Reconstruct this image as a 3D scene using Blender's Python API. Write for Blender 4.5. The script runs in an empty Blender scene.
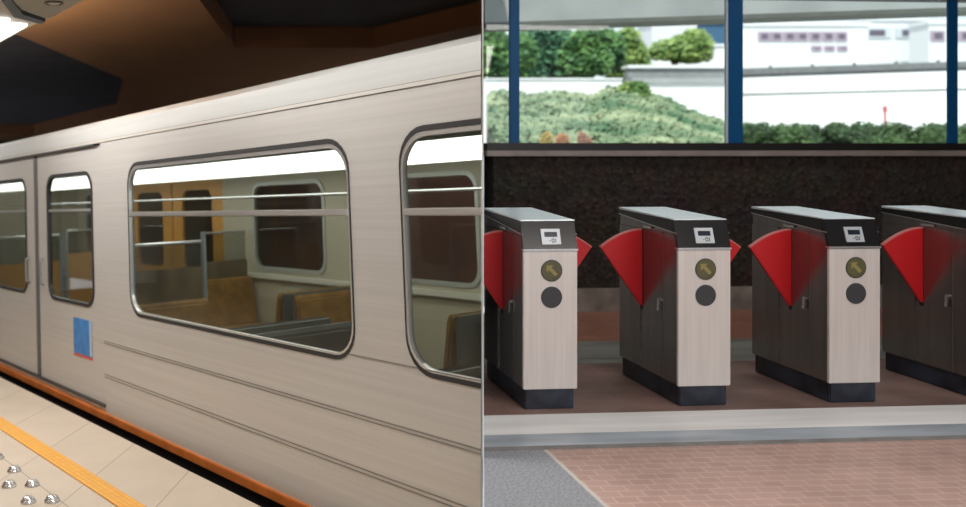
import bpy, bmesh, math, random
from mathutils import Vector, Matrix
random.seed(7)
scene = bpy.context.scene
COL = scene.collection
PI = math.pi

# ------------------------------------------------------------------ materials
MATS = {}
def mat(name, col, rough=0.5, metal=0.0, var=0.0, scale=6.0, bump=0.0, bscale=None, col2=None, stretch=None, emit=0.0, ecol=None, spec=None):
    if name in MATS: return MATS[name]
    m = bpy.data.materials.new(name); m.use_nodes = True
    nt = m.node_tree; b = nt.nodes['Principled BSDF']
    b.inputs['Base Color'].default_value = (*col, 1)
    b.inputs['Roughness'].default_value = rough
    b.inputs['Metallic'].default_value = metal
    if spec is not None: b.inputs['Specular IOR Level'].default_value = spec
    if emit:
        b.inputs['Emission Color'].default_value = (*(ecol or col), 1)
        b.inputs['Emission Strength'].default_value = emit
    if var or bump or col2:
        tc = nt.nodes.new('ShaderNodeTexCoord')
        mp = nt.nodes.new('ShaderNodeMapping')
        if stretch: mp.inputs['Scale'].default_value = stretch
        nt.links.new(tc.outputs['Object'], mp.inputs['Vector'])
        n = nt.nodes.new('ShaderNodeTexNoise')
        n.inputs['Scale'].default_value = scale; n.inputs['Detail'].default_value = 4
        nt.links.new(mp.outputs[0], n.inputs['Vector'])
        if var or col2:
            r = nt.nodes.new('ShaderNodeValToRGB')
            a = [max(0, c * (1 - var)) for c in col]
            c2 = col2 if col2 else [min(1, c * (1 + var)) for c in col]
            r.color_ramp.elements[0].position = 0.34; r.color_ramp.elements[1].position = 0.66
            r.color_ramp.elements[0].color = (*a, 1); r.color_ramp.elements[1].color = (*c2, 1)
            nt.links.new(n.outputs[0], r.inputs[0]); nt.links.new(r.outputs[0], b.inputs['Base Color'])
        if bump:
            n2 = n
            if bscale:
                n2 = nt.nodes.new('ShaderNodeTexNoise'); n2.inputs['Scale'].default_value = bscale; n2.inputs['Detail'].default_value = 3
                nt.links.new(mp.outputs[0], n2.inputs['Vector'])
            bp = nt.nodes.new('ShaderNodeBump'); bp.inputs['Strength'].default_value = bump; bp.inputs['Distance'].default_value = 0.02
            nt.links.new(n2.outputs[0], bp.inputs['Height']); nt.links.new(bp.outputs[0], b.inputs['Normal'])
    MATS[name] = m
    return m

def glass(name, tint, refl=0.10, rough=0.02):
    m = bpy.data.materials.new(name); m.use_nodes = True
    nt = m.node_tree; nt.nodes.clear()
    o = nt.nodes.new('ShaderNodeOutputMaterial'); mx = nt.nodes.new('ShaderNodeMixShader')
    t = nt.nodes.new('ShaderNodeBsdfTransparent'); g = nt.nodes.new('ShaderNodeBsdfGlossy'); lw = nt.nodes.new('ShaderNodeLayerWeight'); lw.inputs['Blend'].default_value = 0.5
    pw = nt.nodes.new('ShaderNodeMath'); pw.operation = 'POWER'; pw.inputs[1].default_value = 4.5; nt.links.new(lw.outputs['Facing'], pw.inputs[0])
    f = nt.nodes.new('ShaderNodeMapRange'); f.inputs['To Min'].default_value = refl * 0.5; f.inputs['To Max'].default_value = 0.9; nt.links.new(pw.outputs[0], f.inputs[0])
    t.inputs['Color'].default_value = (*tint, 1); g.inputs['Roughness'].default_value = rough
    nt.links.new(f.outputs[0], mx.inputs[0]); nt.links.new(t.outputs[0], mx.inputs[1]); nt.links.new(g.outputs[0], mx.inputs[2])
    nt.links.new(mx.outputs[0], o.inputs[0])
    return m

def bricks(name, c1, c2, mortar, width, height, msize, rough, offset=0.5, stain=0.25, rot=0.0):
    m = bpy.data.materials.new(name); m.use_nodes = True
    nt = m.node_tree; b = nt.nodes['Principled BSDF']
    tc = nt.nodes.new('ShaderNodeTexCoord'); mp = nt.nodes.new('ShaderNodeMapping'); mp.inputs['Rotation'].default_value = (0, 0, rot)
    br = nt.nodes.new('ShaderNodeTexBrick'); br.offset = offset
    br.inputs['Scale'].default_value = 1; br.inputs['Brick Width'].default_value = width; br.inputs['Row Height'].default_value = height
    br.inputs['Mortar Size'].default_value = msize; br.inputs['Mortar Smooth'].default_value = 0.3; br.inputs['Bias'].default_value = 0
    br.inputs['Color1'].default_value = (*c1, 1); br.inputs['Color2'].default_value = (*c2, 1); br.inputs['Mortar'].default_value = (*mortar, 1)
    n = nt.nodes.new('ShaderNodeTexNoise'); n.inputs['Scale'].default_value = 2.2; n.inputs['Detail'].default_value = 5
    mr = nt.nodes.new('ShaderNodeMapRange'); mr.inputs['From Min'].default_value = 0.3; mr.inputs['From Max'].default_value = 0.7
    mr.inputs['To Min'].default_value = 1 - stain; mr.inputs['To Max'].default_value = 1 + stain * 0.6
    mu = nt.nodes.new('ShaderNodeVectorMath'); mu.operation = 'SCALE'
    nt.links.new(tc.outputs['Object'], mp.inputs[0]); nt.links.new(mp.outputs[0], br.inputs['Vector']); nt.links.new(tc.outputs['Object'], n.inputs['Vector'])
    nt.links.new(n.outputs[0], mr.inputs[0]); nt.links.new(br.outputs['Color'], mu.inputs[0]); nt.links.new(mr.outputs[0], mu.inputs['Scale'])
    nt.links.new(mu.outputs[0], b.inputs['Base Color']); b.inputs['Roughness'].default_value = rough
    return m

# ------------------------------------------------------------------ mesh helpers
class MB:
    def __init__(self): self.bm = bmesh.new()
    def box(self, lo, hi, bevel=0.0, seg=2):
        r = bmesh.ops.create_cube(self.bm, size=1)
        vs = r['verts']
        for v in vs:
            v.co = Vector([lo[i] + (v.co[i] + 0.5) * (hi[i] - lo[i]) for i in range(3)])
        if bevel:
            es = list({e for v in vs for e in v.link_edges})
            bmesh.ops.bevel(self.bm, geom=es, offset=bevel, segments=seg, affect='EDGES', clamp_overlap=True)
        return self
    def prism(self, pts, vec, bevel=0.0):
        """polygon given as 3-D points, swept along vec"""
        vec = Vector(vec)
        a = [self.bm.verts.new(p) for p in pts]; b = [self.bm.verts.new(Vector(p) + vec) for p in pts]
        n = len(a); fs = [self.bm.faces.new(a), self.bm.faces.new(b[::-1])]
        for i in range(n): fs.append(self.bm.faces.new((a[i], b[i], b[(i + 1) % n], a[(i + 1) % n])))
        if bevel:
            es = list({e for f in fs for e in f.edges})
            bmesh.ops.bevel(self.bm, geom=es, offset=bevel, segments=2, affect='EDGES', clamp_overlap=True)
        return self
    def cyl(self, p0, p1, r, seg=20, r2=None):
        p0, p1 = Vector(p0), Vector(p1); d = p1 - p0
        q = d.to_track_quat('Z', 'Y').to_matrix().to_4x4()
        bmesh.ops.create_cone(self.bm, cap_ends=True, segments=seg, radius1=r, radius2=r if r2 is None else r2, depth=d.length,
                              matrix=Matrix.Translation((p0 + p1) / 2) @ q)
        return self
    def tube(self, pts, r, seg=10):
        for a, b in zip(pts, pts[1:]): self.cyl(a, b, r, seg)
        for p in pts[1:-1]: bmesh.ops.create_uvsphere(self.bm, u_segments=seg, v_segments=6, radius=r, matrix=Matrix.Translation(p))
        return self
    def lathe(self, prof, seg=20, centre=(0, 0, 0)):
        c = Vector(centre); rings = []
        for r, z in prof:
            if r < 1e-6: rings.append([self.bm.verts.new(c + Vector((0, 0, z)))])
            else: rings.append([self.bm.verts.new(c + Vector((r * math.cos(2 * PI * k / seg), r * math.sin(2 * PI * k / seg), z))) for k in range(seg)])
        for a, b in zip(rings, rings[1:]):
            for k in range(seg):
                k2 = (k + 1) % seg
                if len(a) == 1 and len(b) > 1: self.bm.faces.new((a[0], b[k], b[k2]))
                elif len(b) == 1 and len(a) > 1: self.bm.faces.new((a[k], a[k2], b[0]))
                elif len(a) > 1: self.bm.faces.new((a[k], a[k2], b[k2], b[k]))
        return self
    def sheet(self, outer, holes, fix, thick):
        """flat plate in the local x-z plane with holes; outer/holes are (x,z) loops, fix is its y, thickness runs along +y"""
        es = []
        for loop in [outer] + holes:
            vs = [self.bm.verts.new((p[0], fix, p[1])) for p in loop]
            for i in range(len(vs)): es.append(self.bm.edges.new((vs[i], vs[(i + 1) % len(vs)])))
        r = bmesh.ops.triangle_fill(self.bm, use_beauty=True, use_dissolve=False, edges=es)
        fs = [g for g in r['geom'] if isinstance(g, bmesh.types.BMFace)]
        ex = bmesh.ops.extrude_face_region(self.bm, geom=fs)
        bmesh.ops.translate(self.bm, verts=[g for g in ex['geom'] if isinstance(g, bmesh.types.BMVert)], vec=(0, thick, 0))
        return self
    def cut(self, M):
        """trim what would pass through the dividing wall"""
        Mi = M.inverted()
        co = Mi @ (DIV_N * -0.008); no = (Mi.to_3x3() @ DIV_N).normalized()
        g = self.bm.verts[:] + self.bm.edges[:] + self.bm.faces[:]
        r = bmesh.ops.bisect_plane(self.bm, geom=g, plane_co=co, plane_no=no, clear_outer=True)
        es = [e for e in r['geom_cut'] if isinstance(e, bmesh.types.BMEdge)]
        if es: bmesh.ops.contextual_create(self.bm, geom=es) if len(es) > 2 else None
        return self
    def build(self, name, m, parent=None, M=None, smooth=False, kind=None, label=None):
        bmesh.ops.recalc_face_normals(self.bm, faces=self.bm.faces[:])
        me = bpy.data.meshes.new(name); self.bm.to_mesh(me); self.bm.free()
        ms = m if isinstance(m, (list, tuple)) else [m]
        for x in ms: me.materials.append(x)
        if smooth:
            for p in me.polygons: p.use_smooth = True
        o = bpy.data.objects.new(name, me); COL.objects.link(o)
        if parent: o.parent = parent
        elif M is not None: o.matrix_world = M
        if kind: o['kind'] = kind
        if label: o['label'] = label
        return o

def rrect(x0, x1, z0, z1, r, n=6):
    out = []
    for cx, cz, a in ((x1 - r, z1 - r, 0), (x0 + r, z1 - r, 90), (x0 + r, z0 + r, 180), (x1 - r, z0 + r, 270)):
        for k in range(n + 1):
            t = math.radians(a + 90 * k / n); out.append((cx + r * math.cos(t), cz + r * math.sin(t)))
    return out
def rect(x0, x1, z0, z1): return [(x0, z0), (x1, z0), (x1, z1), (x0, z1)]

def thing(name, label, cat, M=None, loc=None, group=None):
    o = bpy.data.objects.new(name, None); COL.objects.link(o); o.empty_display_size = 0.2
    if M is not None: o.matrix_world = M
    elif loc is not None: o.location = loc
    o['label'] = label; o['category'] = cat
    if group: o['group'] = group
    return o
def tag(o, label, cat, group=None, kind=None):
    o['label'] = label; o['category'] = cat
    if group: o['group'] = group
    if kind: o['kind'] = kind
    return o
def copy_tree(o, parent=None):
    c = o.copy(); COL.objects.link(c); c.parent = parent
    if parent: c.matrix_parent_inverse = o.matrix_parent_inverse.copy()
    for ch in list(o.children): copy_tree(ch, c)
    return c

# ------------------------------------------------------------------ camera (level, shifted lens)
H = 1.43
YAW = math.radians(4.3)
cam = bpy.data.cameras.new('camera'); camo = bpy.data.objects.new('camera', cam); COL.objects.link(camo)
cam.sensor_width = 36; cam.lens = 36 * 900 / 966
cam.shift_x = 193 / 966; cam.shift_y = -103.5 / 966
camo.location = (0, 0, H); camo.rotation_euler = (PI / 2, 0, -YAW)
cam.dof.use_dof = True; cam.dof.focus_distance = 5.2; cam.dof.aperture_fstop = 1.3
cam.clip_start = 0.05; cam.clip_end = 400
scene.camera = camo

# the wall that separates the metro platform from the ticket hall runs along DIV
DIV = Vector((0.282, 0.959, 0)).normalized(); DIV_N = Vector((DIV.y, -DIV.x, 0)); SL = DIV.x / DIV.y
# frame of the platform and train: x along the train, y into it, z up (the platform lies on a slight slope)
U = Vector((0.497, -0.865, 0.062)).normalized()
W = Vector((-0.030, 0.054, 0.998)); W = (W - U * W.dot(U)).normalized()
Yv = W.cross(U)
T = Matrix(((U.x, Yv.x, W.x, 0.117), (U.y, Yv.y, W.y, 5.993), (U.z, Yv.z, W.z, -0.766), (0, 0, 0, 1)))

# ------------------------------------------------------------------ shared materials
steel_body = mat('train_steel', (0.60, 0.59, 0.575), 0.42, 0.45, var=0.05, scale=3, stretch=(0.15, 1, 14))
steel_roof = mat('train_roof_steel', (0.58, 0.60, 0.60), 0.45, 0.4, var=0.04, scale=3, stretch=(0.15, 1, 10))
seal_m = mat('rubber_seal', (0.02, 0.02, 0.022), 0.5)
line_m = mat('seam_grey', (0.22, 0.20, 0.18), 0.6)
alu_m = mat('aluminium', (0.75, 0.75, 0.75), 0.3, 0.8)
black_m = mat('black_paint', (0.012, 0.012, 0.014), 0.5)
orange_m = mat('orange_step', (0.52, 0.15, 0.025), 0.5, var=0.15, scale=5)
train_glass = glass('train_glass', (0.74, 0.76, 0.74), 0.12)
cream_m = mat('cream_panel', (0.50, 0.46, 0.34), 0.5)
orange_door_m = mat('orange_door', (0.62, 0.30, 0.05), 0.45)
seat_m = mat('seat_ochre', (0.27, 0.14, 0.03), 0.55, var=0.3, scale=9)
seat_grey_m = mat('seat_back_grey', (0.12, 0.14, 0.13), 0.45)
screen_grey_m = mat('screen_bluegrey', (0.30, 0.34, 0.35), 0.4)
screen_brown_m = mat('screen_brown', (0.16, 0.125, 0.075), 0.5, var=0.3, scale=5)
screen_ochre_m = mat('screen_ochre', (0.50, 0.27, 0.06), 0.5)
floor_in_m = mat('train_floor', (0.10, 0.10, 0.09), 0.6)
tunnel_m = mat('tunnel_concrete', (0.05, 0.045, 0.045), 0.85, var=0.4, scale=1.3)
tunnel_wall_m = mat('tunnel_wall', (0.20, 0.07, 0.055), 0.7, var=0.3, scale=0.8)
lamp_m = mat('lamp_diffuser', (1, 1, 1), 0.4, emit=5.0, ecol=(1.0, 0.98, 0.94))
carlamp_m = mat('train_lamp_diffuser', (1, 1, 1), 0.4, emit=3.2, ecol=(0.98, 1.0, 0.95))
housing_m = mat('lamp_housing', (0.52, 0.50, 0.44), 0.5, var=0.05)
strap_m = mat('lamp_strap', (0.06, 0.075, 0.09), 0.4)

# ------------------------------------------------------------------ THE METRO PLATFORM (setting)
def platform_mat():
    m = bpy.data.materials.new('platform_tile'); m.use_nodes = True
    nt = m.node_tree; b = nt.nodes['Principled BSDF']; N = nt.nodes.new; L = nt.links.new
    tc = N('ShaderNodeTexCoord'); sp = N('ShaderNodeSeparateXYZ'); L(tc.outputs['Object'], sp.inputs[0])
    def math_(op, a, v=None, v2=None):
        n = N('ShaderNodeMath'); n.operation = op
        if hasattr(a, 'is_linked'): L(a, n.inputs[0])
        else: n.inputs[0].default_value = a
        if v is not None:
            if hasattr(v, 'is_linked'): L(v, n.inputs[1])
            else: n.inputs[1].default_value = v
        return n.outputs[0]
    s, y = sp.outputs[0], sp.outputs[1]
    skew = math_('ADD', s, math_('MULTIPLY', y, 1.04))        # y = -n
    a = math_('DIVIDE', math_('ADD', skew, 0.58), 0.905)      # joints cross the platform at an angle
    fa = math_('ABSOLUTE', math_('SUBTRACT', math_('FRACT', math_('ADD', a, 0.5)), 0.5))
    c = math_('DIVIDE', math_('ADD', y, 1.09), 0.93)
    fc = math_('ABSOLUTE', math_('SUBTRACT', math_('FRACT', math_('ADD', c, 0.5)), 0.5))
    j = math_('MAXIMUM', math_('LESS_THAN', fa, 0.0055), math_('LESS_THAN', fc, 0.0042))
    n = N('ShaderNodeTexNoise'); n.inputs['Scale'].default_value = 1.7; n.inputs['Detail'].default_value = 4; L(tc.outputs['Object'], n.inputs['Vector'])
    r = N('ShaderNodeValToRGB'); r.color_ramp.elements[0].position = 0.3; r.color_ramp.elements[1].position = 0.7
    r.color_ramp.elements[0].color = (0.56, 0.48, 0.385, 1); r.color_ramp.elements[1].color = (0.63, 0.545, 0.44, 1); L(n.outputs[0], r.inputs[0])
    mx = N('ShaderNodeMix'); mx.data_type = 'RGBA'; L(j, mx.inputs[0]); L(r.outputs[0], mx.inputs[6]); mx.inputs[7].default_value = (0.30, 0.25, 0.20, 1)
    L(mx.outputs[2], b.inputs['Base Color']); b.inputs['Roughness'].default_value = 0.5
    return m
p = MB(); p.box((-14, -6, -0.12), (7.5, -0.165, 0)); p.cut(T); p.build('floor_platform', platform_mat(), M=T, kind='structure')
p = MB(); p.box((-14, -6, -1.0), (7.5, -0.24, -0.121)); p.cut(T); p.build('floor_platform_base', mat('platform_base', (0.02, 0.02, 0.02), 0.9), M=T, kind='structure')
p = MB(); p.box((-20, -0.24, -1.1), (7.5, 8, -1.0)); p.cut(T); p.build('floor_track_bed', tunnel_m, M=T, kind='structure')

def yellow_mat():
    m = bpy.data.materials.new('yellow_tile'); m.use_nodes = True
    nt = m.node_tree; b = nt.nodes['Principled BSDF']
    tc = nt.nodes.new('ShaderNodeTexCoord'); br = nt.nodes.new('ShaderNodeTexBrick'); br.offset = 0
    mp = nt.nodes.new('ShaderNodeMapping'); mp.inputs['Location'].default_value = (0, 0.72, 0)
    br.inputs['Scale'].default_value = 1; br.inputs['Brick Width'].default_value = 0.098; br.inputs['Row Height'].default_value = 0.0335
    br.inputs['Mortar Size'].default_value = 0.0035; br.inputs['Mortar Smooth'].default_value = 0.4
    br.inputs['Color1'].default_value = (0.84, 0.44, 0.075, 1); br.inputs['Color2'].default_value = (0.80, 0.40, 0.065, 1); br.inputs['Mortar'].default_value = (0.66, 0.30, 0.045, 1)
    nt.links.new(tc.outputs['Object'], mp.inputs[0]); nt.links.new(mp.outputs[0], br.inputs['Vector']); nt.links.new(br.outputs['Color'], b.inputs['Base Color'])
    b.inputs['Roughness'].default_value = 0.5
    return m
p = MB(); p.box((-14, -0.855, 0.0005), (5.5, -0.72, 0.008)); p.cut(T); p.build('trim_1', yellow_mat(), M=T, kind='structure')

# domed steel studs in the paving
stud_m = mat('stud_steel', (0.70, 0.70, 0.70), 0.24, 0.9)
stud_spots = [(-1.616, 1.128, 'domed steel paving stud nearest the yellow strip, furthest along of its row'),
              (-1.215, 1.128, 'domed steel paving stud in the row beside the yellow strip, second from its far end'),
              (-0.812, 1.132, 'domed steel paving stud third along the row beside the yellow strip'),
              (-0.410, 1.137, 'domed steel paving stud beside a tile joint, at near end of its row'),
              (-0.892, 1.262, 'domed steel paving stud in the outer row, away from the yellow strip, further one'),
              (-0.488, 1.262, 'domed steel paving stud in the outer row, cut by the picture edge below'),
              (-1.295, 1.262, 'domed steel paving stud of the outer row, hardly in view at the platform corner')]
for i, (s, n, lab) in enumerate(stud_spots[:6]):
    Ms = T @ Matrix.Translation((s, -n, 0.0))
    if i == 0:
        q = MB(); q.lathe([(0.049, 0), (0.049, 0.010), (0.046, 0.014), (0.041, 0.015), (0.039, 0.026), (0.033, 0.034), (0.022, 0.040), (0.010, 0.0425), (0, 0.043)], 32)
        stud = q.build('paving_stud', stud_m, M=Ms, smooth=True); o = stud
    else:
        o = stud.copy(); COL.objects.link(o); o.matrix_world = Ms
    tag(o, lab, 'paving stud', 'steel studs in the platform paving')

# ceiling with two sunken coffers
CT = 3.70
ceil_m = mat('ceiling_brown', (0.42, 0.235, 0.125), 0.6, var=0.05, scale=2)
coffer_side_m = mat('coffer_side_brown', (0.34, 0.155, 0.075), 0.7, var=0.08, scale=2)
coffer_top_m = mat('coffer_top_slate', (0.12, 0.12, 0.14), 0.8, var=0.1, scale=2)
R1 = [(-0.9, -0.1), (-1.93, -0.86), (-4.07, -2.50), (-3.39, -4.14), (-1.65, -4.25), (4.0, -4.6), (4.0, 0.6)]
R2 = [(-2.5, 1.65), (-4.35, 0.01), (-6.90, -2.20), (-7.37, -2.54), (-12.4, -4.56), (-17.6, -4.50), (-17.8, -3.68), (-17.8, 1.65)]
def flat(mb, outer, holes, z):
    es = []
    for loop in [outer] + holes:
        vs = [mb.bm.verts.new((a, -b, z)) for a, b in loop]
        for i in range(len(vs)): es.append(mb.bm.edges.new((vs[i], vs[(i + 1) % len(vs)])))
    bmesh.ops.triangle_fill(mb.bm, use_beauty=True, use_dissolve=False, edges=es)
p = MB(); flat(p, [(-20, -8), (9, -8), (9, 6), (-20, 6)], [R1, R2], CT); p.cut(T); p.build('ceiling', ceil_m, M=T, kind='structure')
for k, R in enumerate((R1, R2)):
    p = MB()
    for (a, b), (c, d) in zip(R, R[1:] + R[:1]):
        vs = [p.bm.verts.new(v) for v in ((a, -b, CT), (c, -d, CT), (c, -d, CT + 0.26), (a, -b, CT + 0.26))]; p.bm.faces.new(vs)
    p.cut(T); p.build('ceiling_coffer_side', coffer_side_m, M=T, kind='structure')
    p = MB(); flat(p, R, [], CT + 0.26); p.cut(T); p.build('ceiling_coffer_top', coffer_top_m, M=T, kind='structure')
p = MB(); p.box((-20, 8, -1.1), (9, 8.2, 4.2)); p.cut(T); p.build('wall_tunnel', tunnel_wall_m, M=T, kind='structure')
p = MB(); p.box((-20, -6.2, -0.2), (9, -6, 4.2)); p.cut(T); p.build('wall_platform', mat('platform_wall', (0.45, 0.40, 0.33), 0.6, var=0.1, scale=2), M=T, kind='structure')
p = MB(); p.box((-20.2, -6.2, -1.1), (-20, 8.2, 4.2)); p.build('wall_far', tunnel_m, M=T, kind='structure')

# the thin dividing wall
def divider(d0, d1):
    p = MB(); a, b = DIV * d0, DIV * d1; t = DIV_N * 0.0022
    p.prism([a - t + Vector((0, 0, -2)), b - t + Vector((0, 0, -2)), b + t + Vector((0, 0, -2)), a + t + Vector((0, 0, -2))], (0, 0, 6.5))
    p.build('wall_divider', mat('divider_white', (0.62, 0.62, 0.60), 0.6), kind='structure')
divider(4.3, 13.5)
divider(-9, -1.6)  # unseen rear length, added to keep hall light off the platform
p = MB(); a, b = DIV * -9, DIV * 4.35; t = DIV_N * 0.03; z = Vector((0, 0, 2.78))
p.prism([a - t + z, b - t + z, b + t + z, a + t + z], (0, 0, 1.75)); p.build('wall_leak_block', MATS['divider_white'], kind='structure')  # unseen header added above the opening to block stray sun

# platform lamp
lamp = thing('ceiling_lamp', 'long fluorescent platform lamp with grey end cover hung under brown ceiling', 'lamp', M=T @ Matrix.Translation((-1.0, -1.15, 3.2)))
q = MB(); q.box((-2.4, -0.42, 0.02), (1.55, 0.27, 0.16), 0.015); q.build('housing', housing_m, lamp)
q = MB(); q.box((-2.3, 0.075, 0.0), (-0.30, 0.205, 0.03), 0.006); q.build('diffuser', lamp_m, lamp)
q = MB(); q.box((-2.3, -0.10, 0.0), (-0.16, 0.035, 0.03), 0.006); q.build('diffuser', lamp_m, lamp)
q = MB(); q.prism([(-0.12, 0.245, -0.012), (-0.02, 0.245, -0.012), (0.16, 0.02, -0.012), (0.62, -0.20, -0.012), (0.50, -0.22, -0.012), (0.04, 0.0, -0.012)], (0, 0, 0.04)); q.build('strap', strap_m, lamp)
q = MB(); q.prism([(0.02, 0.25, 0.0), (1.5, 0.25, 0.0), (1.5, -0.36, 0.0), (0.78, -0.36, 0.0), (0.20, 0.04, 0.0)], (0, 0, 0.03)); cov = q.build('cover_plate', mat('cover_grey', (0.33, 0.31, 0.25), 0.55, var=0.06), lamp)
q = MB(); q.lathe([(0.062, 0.0), (0.062, -0.008), (0.048, -0.010), (0.046, -0.002)], 24, (0.555, 0.105, 0.0)); q.build('sensor_ring', mat('sensor_ring', (0.07, 0.055, 0.045), 0.4), cov)
q = MB(); q.lathe([(0.046, -0.002), (0.03, -0.012), (0.0, -0.016)], 24, (0.555, 0.105, 0.0)); q.build('sensor_dome', mat('sensor_dome', (0.5, 0.45, 0.38), 0.3), cov)

# ------------------------------------------------------------------ THE METRO TRAIN
train = thing('metro_train', 'silver metro train with orange step standing along the platform', 'train', M=T)
SE = 3.6   # body runs on past the dividing wall line and is trimmed there
W1 = (-1.69, 1.30, 0.945, 2.19); W2 = (1.73, 4.7, 0.955, 2.20); W0 = (-9.3, -6.3, 0.945, 2.19)
def tcut(q, name, m, parent=None, **k): return q.cut(T).build(name, m, parent or train, **k)
q = MB(); q.sheet(rect(-2.27, SE + 2, 0.044, 2.404), [rrect(*W1, 0.19), rrect(*W2, 0.19)], 0.0, 0.05); side = tcut(q, 'side_panel', steel_body)
q = MB(); q.sheet(rect(-9.6, -5.90, 0.044, 2.404), [rrect(*W0, 0.19)], 0.0, 0.05); tcut(q, 'side_panel', steel_body)
# cantrail: flat band above the windows, then the curved roof
prof = [(0.0, 2.43), (0.0, 2.565), (0.02, 2.595), (0.10, 2.62), (0.40, 2.67), (0.9, 2.72), (1.35, 2.74), (2.2, 2.68), (2.62, 2.56), (2.66, 2.3)]
q = MB()
ra = [q.bm.verts.new((-9.6, y, z)) for y, z in prof]; rb = [q.bm.verts.new((SE + 4, y, z)) for y, z in prof]
for i in range(len(prof) - 1): q.bm.faces.new((ra[i], ra[i + 1], rb[i + 1], rb[i]))
tcut(q, 'roof', steel_roof)
q = MB(); q.box((-9.6, -0.008, 2.407), (SE + 2, 0.04, 2.427)); tcut(q, 'cantrail_moulding', mat('moulding_light', (0.66, 0.64, 0.60), 0.4, 0.4))
q = MB(); q.box((-9.6, -0.004, 2.402), (SE + 2, 0.05, 2.407)); q.box((-9.6, -0.004, 2.427), (SE + 2, 0.05, 2.431)); tcut(q, 'seam_line', line_m)
q = MB(); q.box((-9.6, -0.014, 2.388), (-2.38, 0.05, 2.405)); tcut(q, 'door_header_shadow', mat('door_header_shadow', (0.05, 0.05, 0.055), 0.5, 0.3))  # thin dark strip drawn for the shadow line over the doors
for t0, a in ((0.665, -2.27), (0.645, -2.27), (0.375, -2.27), (0.352, -2.27), (0.985, 1.24)):
    q = MB(); q.box((a, -0.004, t0 - 0.003), (SE + 2, 0.0, t0 + 0.003)); tcut(q, 'seam_line', line_m)
# windows
def window(w, bar=True):
    x0, x1, z0, z1 = w
    q = MB(); q.sheet(rrect(x0 - 0.003, x1 + 0.003, z0 - 0.006, z1 + 0.006, 0.193), [rrect(x0 + 0.005, x1 - 0.005, z0 + 0.020, z1 - 0.024, 0.18)], -0.005, 0.05)
    f = tcut(q, 'window_seal', seal_m)
    q = MB(); q.sheet(rrect(x0 + 0.005, x1 - 0.005, z0 + 0.020, z1 - 0.024, 0.18), [rrect(x0 + 0.022, x1 - 0.022, z0 + 0.032, z1 - 0.048, 0.17)], -0.002, 0.03)
    fr = tcut(q, 'window_frame', alu_m)
    q = MB(); q.sheet(rrect(x0 + 0.018, x1 - 0.018, z0 + 0.028, z1 - 0.044, 0.17), [], 0.012, 0.006); q.cut(T).build('window_pane', train_glass, fr)
    if bar:
        q = MB(); q.box((x0 + 0.02, -0.010, 1.752), (x1 - 0.02, 0.02, 1.790), 0.006); q.cut(T).build('window_bar', alu_m, fr)
for w in (W1, W2, W0): window(w)
# doors
def leaf(x0, x1, w):
    q = MB(); q.sheet(rect(x0, x1, 0.105, 2.386), [rrect(*w, 0.17)], 0.02, 0.04); d = tcut(q, 'door', steel_body)
    q = MB(); q.sheet(rrect(w[0] - 0.003, w[1] + 0.003, w[2] - 0.003, w[3] + 0.003, 0.173), [rrect(w[0] + 0.03, w[1] - 0.03, w[2] + 0.028, w[3] - 0.03, 0.15)], 0.012, 0.04)
    q.build('door_seal', seal_m, d)
    q = MB(); q.sheet(rrect(w[0] + 0.025, w[1] - 0.025, w[2] + 0.024, w[3] - 0.025, 0.15), [], 0.03, 0.006); q.build('door_pane', train_glass, d)
    q = MB(); q.box((w[0] + 0.05, 0.018, 1.80), (w[1] - 0.05, 0.03, 1.825)); q.build('door_bar', alu_m, d)
    return d
dr = leaf(-4.02, -2.30, (-3.74, -2.52, 0.925, 2.17))
dl = leaf(-5.87, -4.13, (-5.62, -4.40, 0.925, 2.17))
q = MB(); q.box((-4.13, 0.012, 0.105), (-4.02, 0.06, 2.386), 0.01); q.build('door_edge_rubber', mat('door_edge', (0.10, 0.10, 0.105), 0.5), train)
q = MB(); q.box((-2.30, 0.03, 0.05), (-2.27, 0.06, 2.387)); q.build('door_gap', line_m, train)
for x in (-4.33, -3.88):
    d = dl if x < -4.1 else dr
    q = MB(); q.tube([(x, 0.02, 1.05), (x, -0.02, 1.07), (x, -0.02, 1.30), (x, 0.02, 1.32)], 0.012, 8); q.build('door_handle', mat('handle_grey', (0.3, 0.3, 0.3), 0.3, 0.6), d)
# blue and red sticker on the door
q = MB(); q.box((-3.06, 0.0165, 0.47), (-2.60, 0.0195, 0.80)); st = q.build('sticker', mat('sticker_blue', (0.035, 0.20, 0.52), 0.45, var=0.2, scale=8), dr, label='blue sticker with red lower edge')
q = MB(); q.box((-3.06, 0.0160, 0.445), (-2.60, 0.0195, 0.47)); q.build('sticker_edge', mat('sticker_red', (0.55, 0.08, 0.06), 0.45), st)
q = MB(); q.box((-2.66, 0.0158, 0.48), (-2.60, 0.0195, 0.80)); q.build('sticker_band', mat('sticker_pale', (0.35, 0.48, 0.62), 0.45), st)
# step and underframe
q = MB(); q.box((-9.6, -0.022, -0.020), (SE, 0.06, 0.044), 0.005); tcut(q, 'step', orange_m, label='orange step edge along the train foot')
q = MB(); q.box((-5.88, -0.006, 0.086), (-2.28, 0.06, 0.104)); tcut(q, 'door_sill', mat('sill_dark', (0.07, 0.06, 0.055), 0.5, 0.4))
q = MB(); q.box((-5.90, 0.012, 0.044), (-2.27, 0.06, 0.088)); tcut(q, 'door_footing', steel_body)
q = MB(); q.box((-9.6, 0.0, -0.80), (SE, 2.6, -0.021)); tcut(q, 'underframe', black_m)
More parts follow.
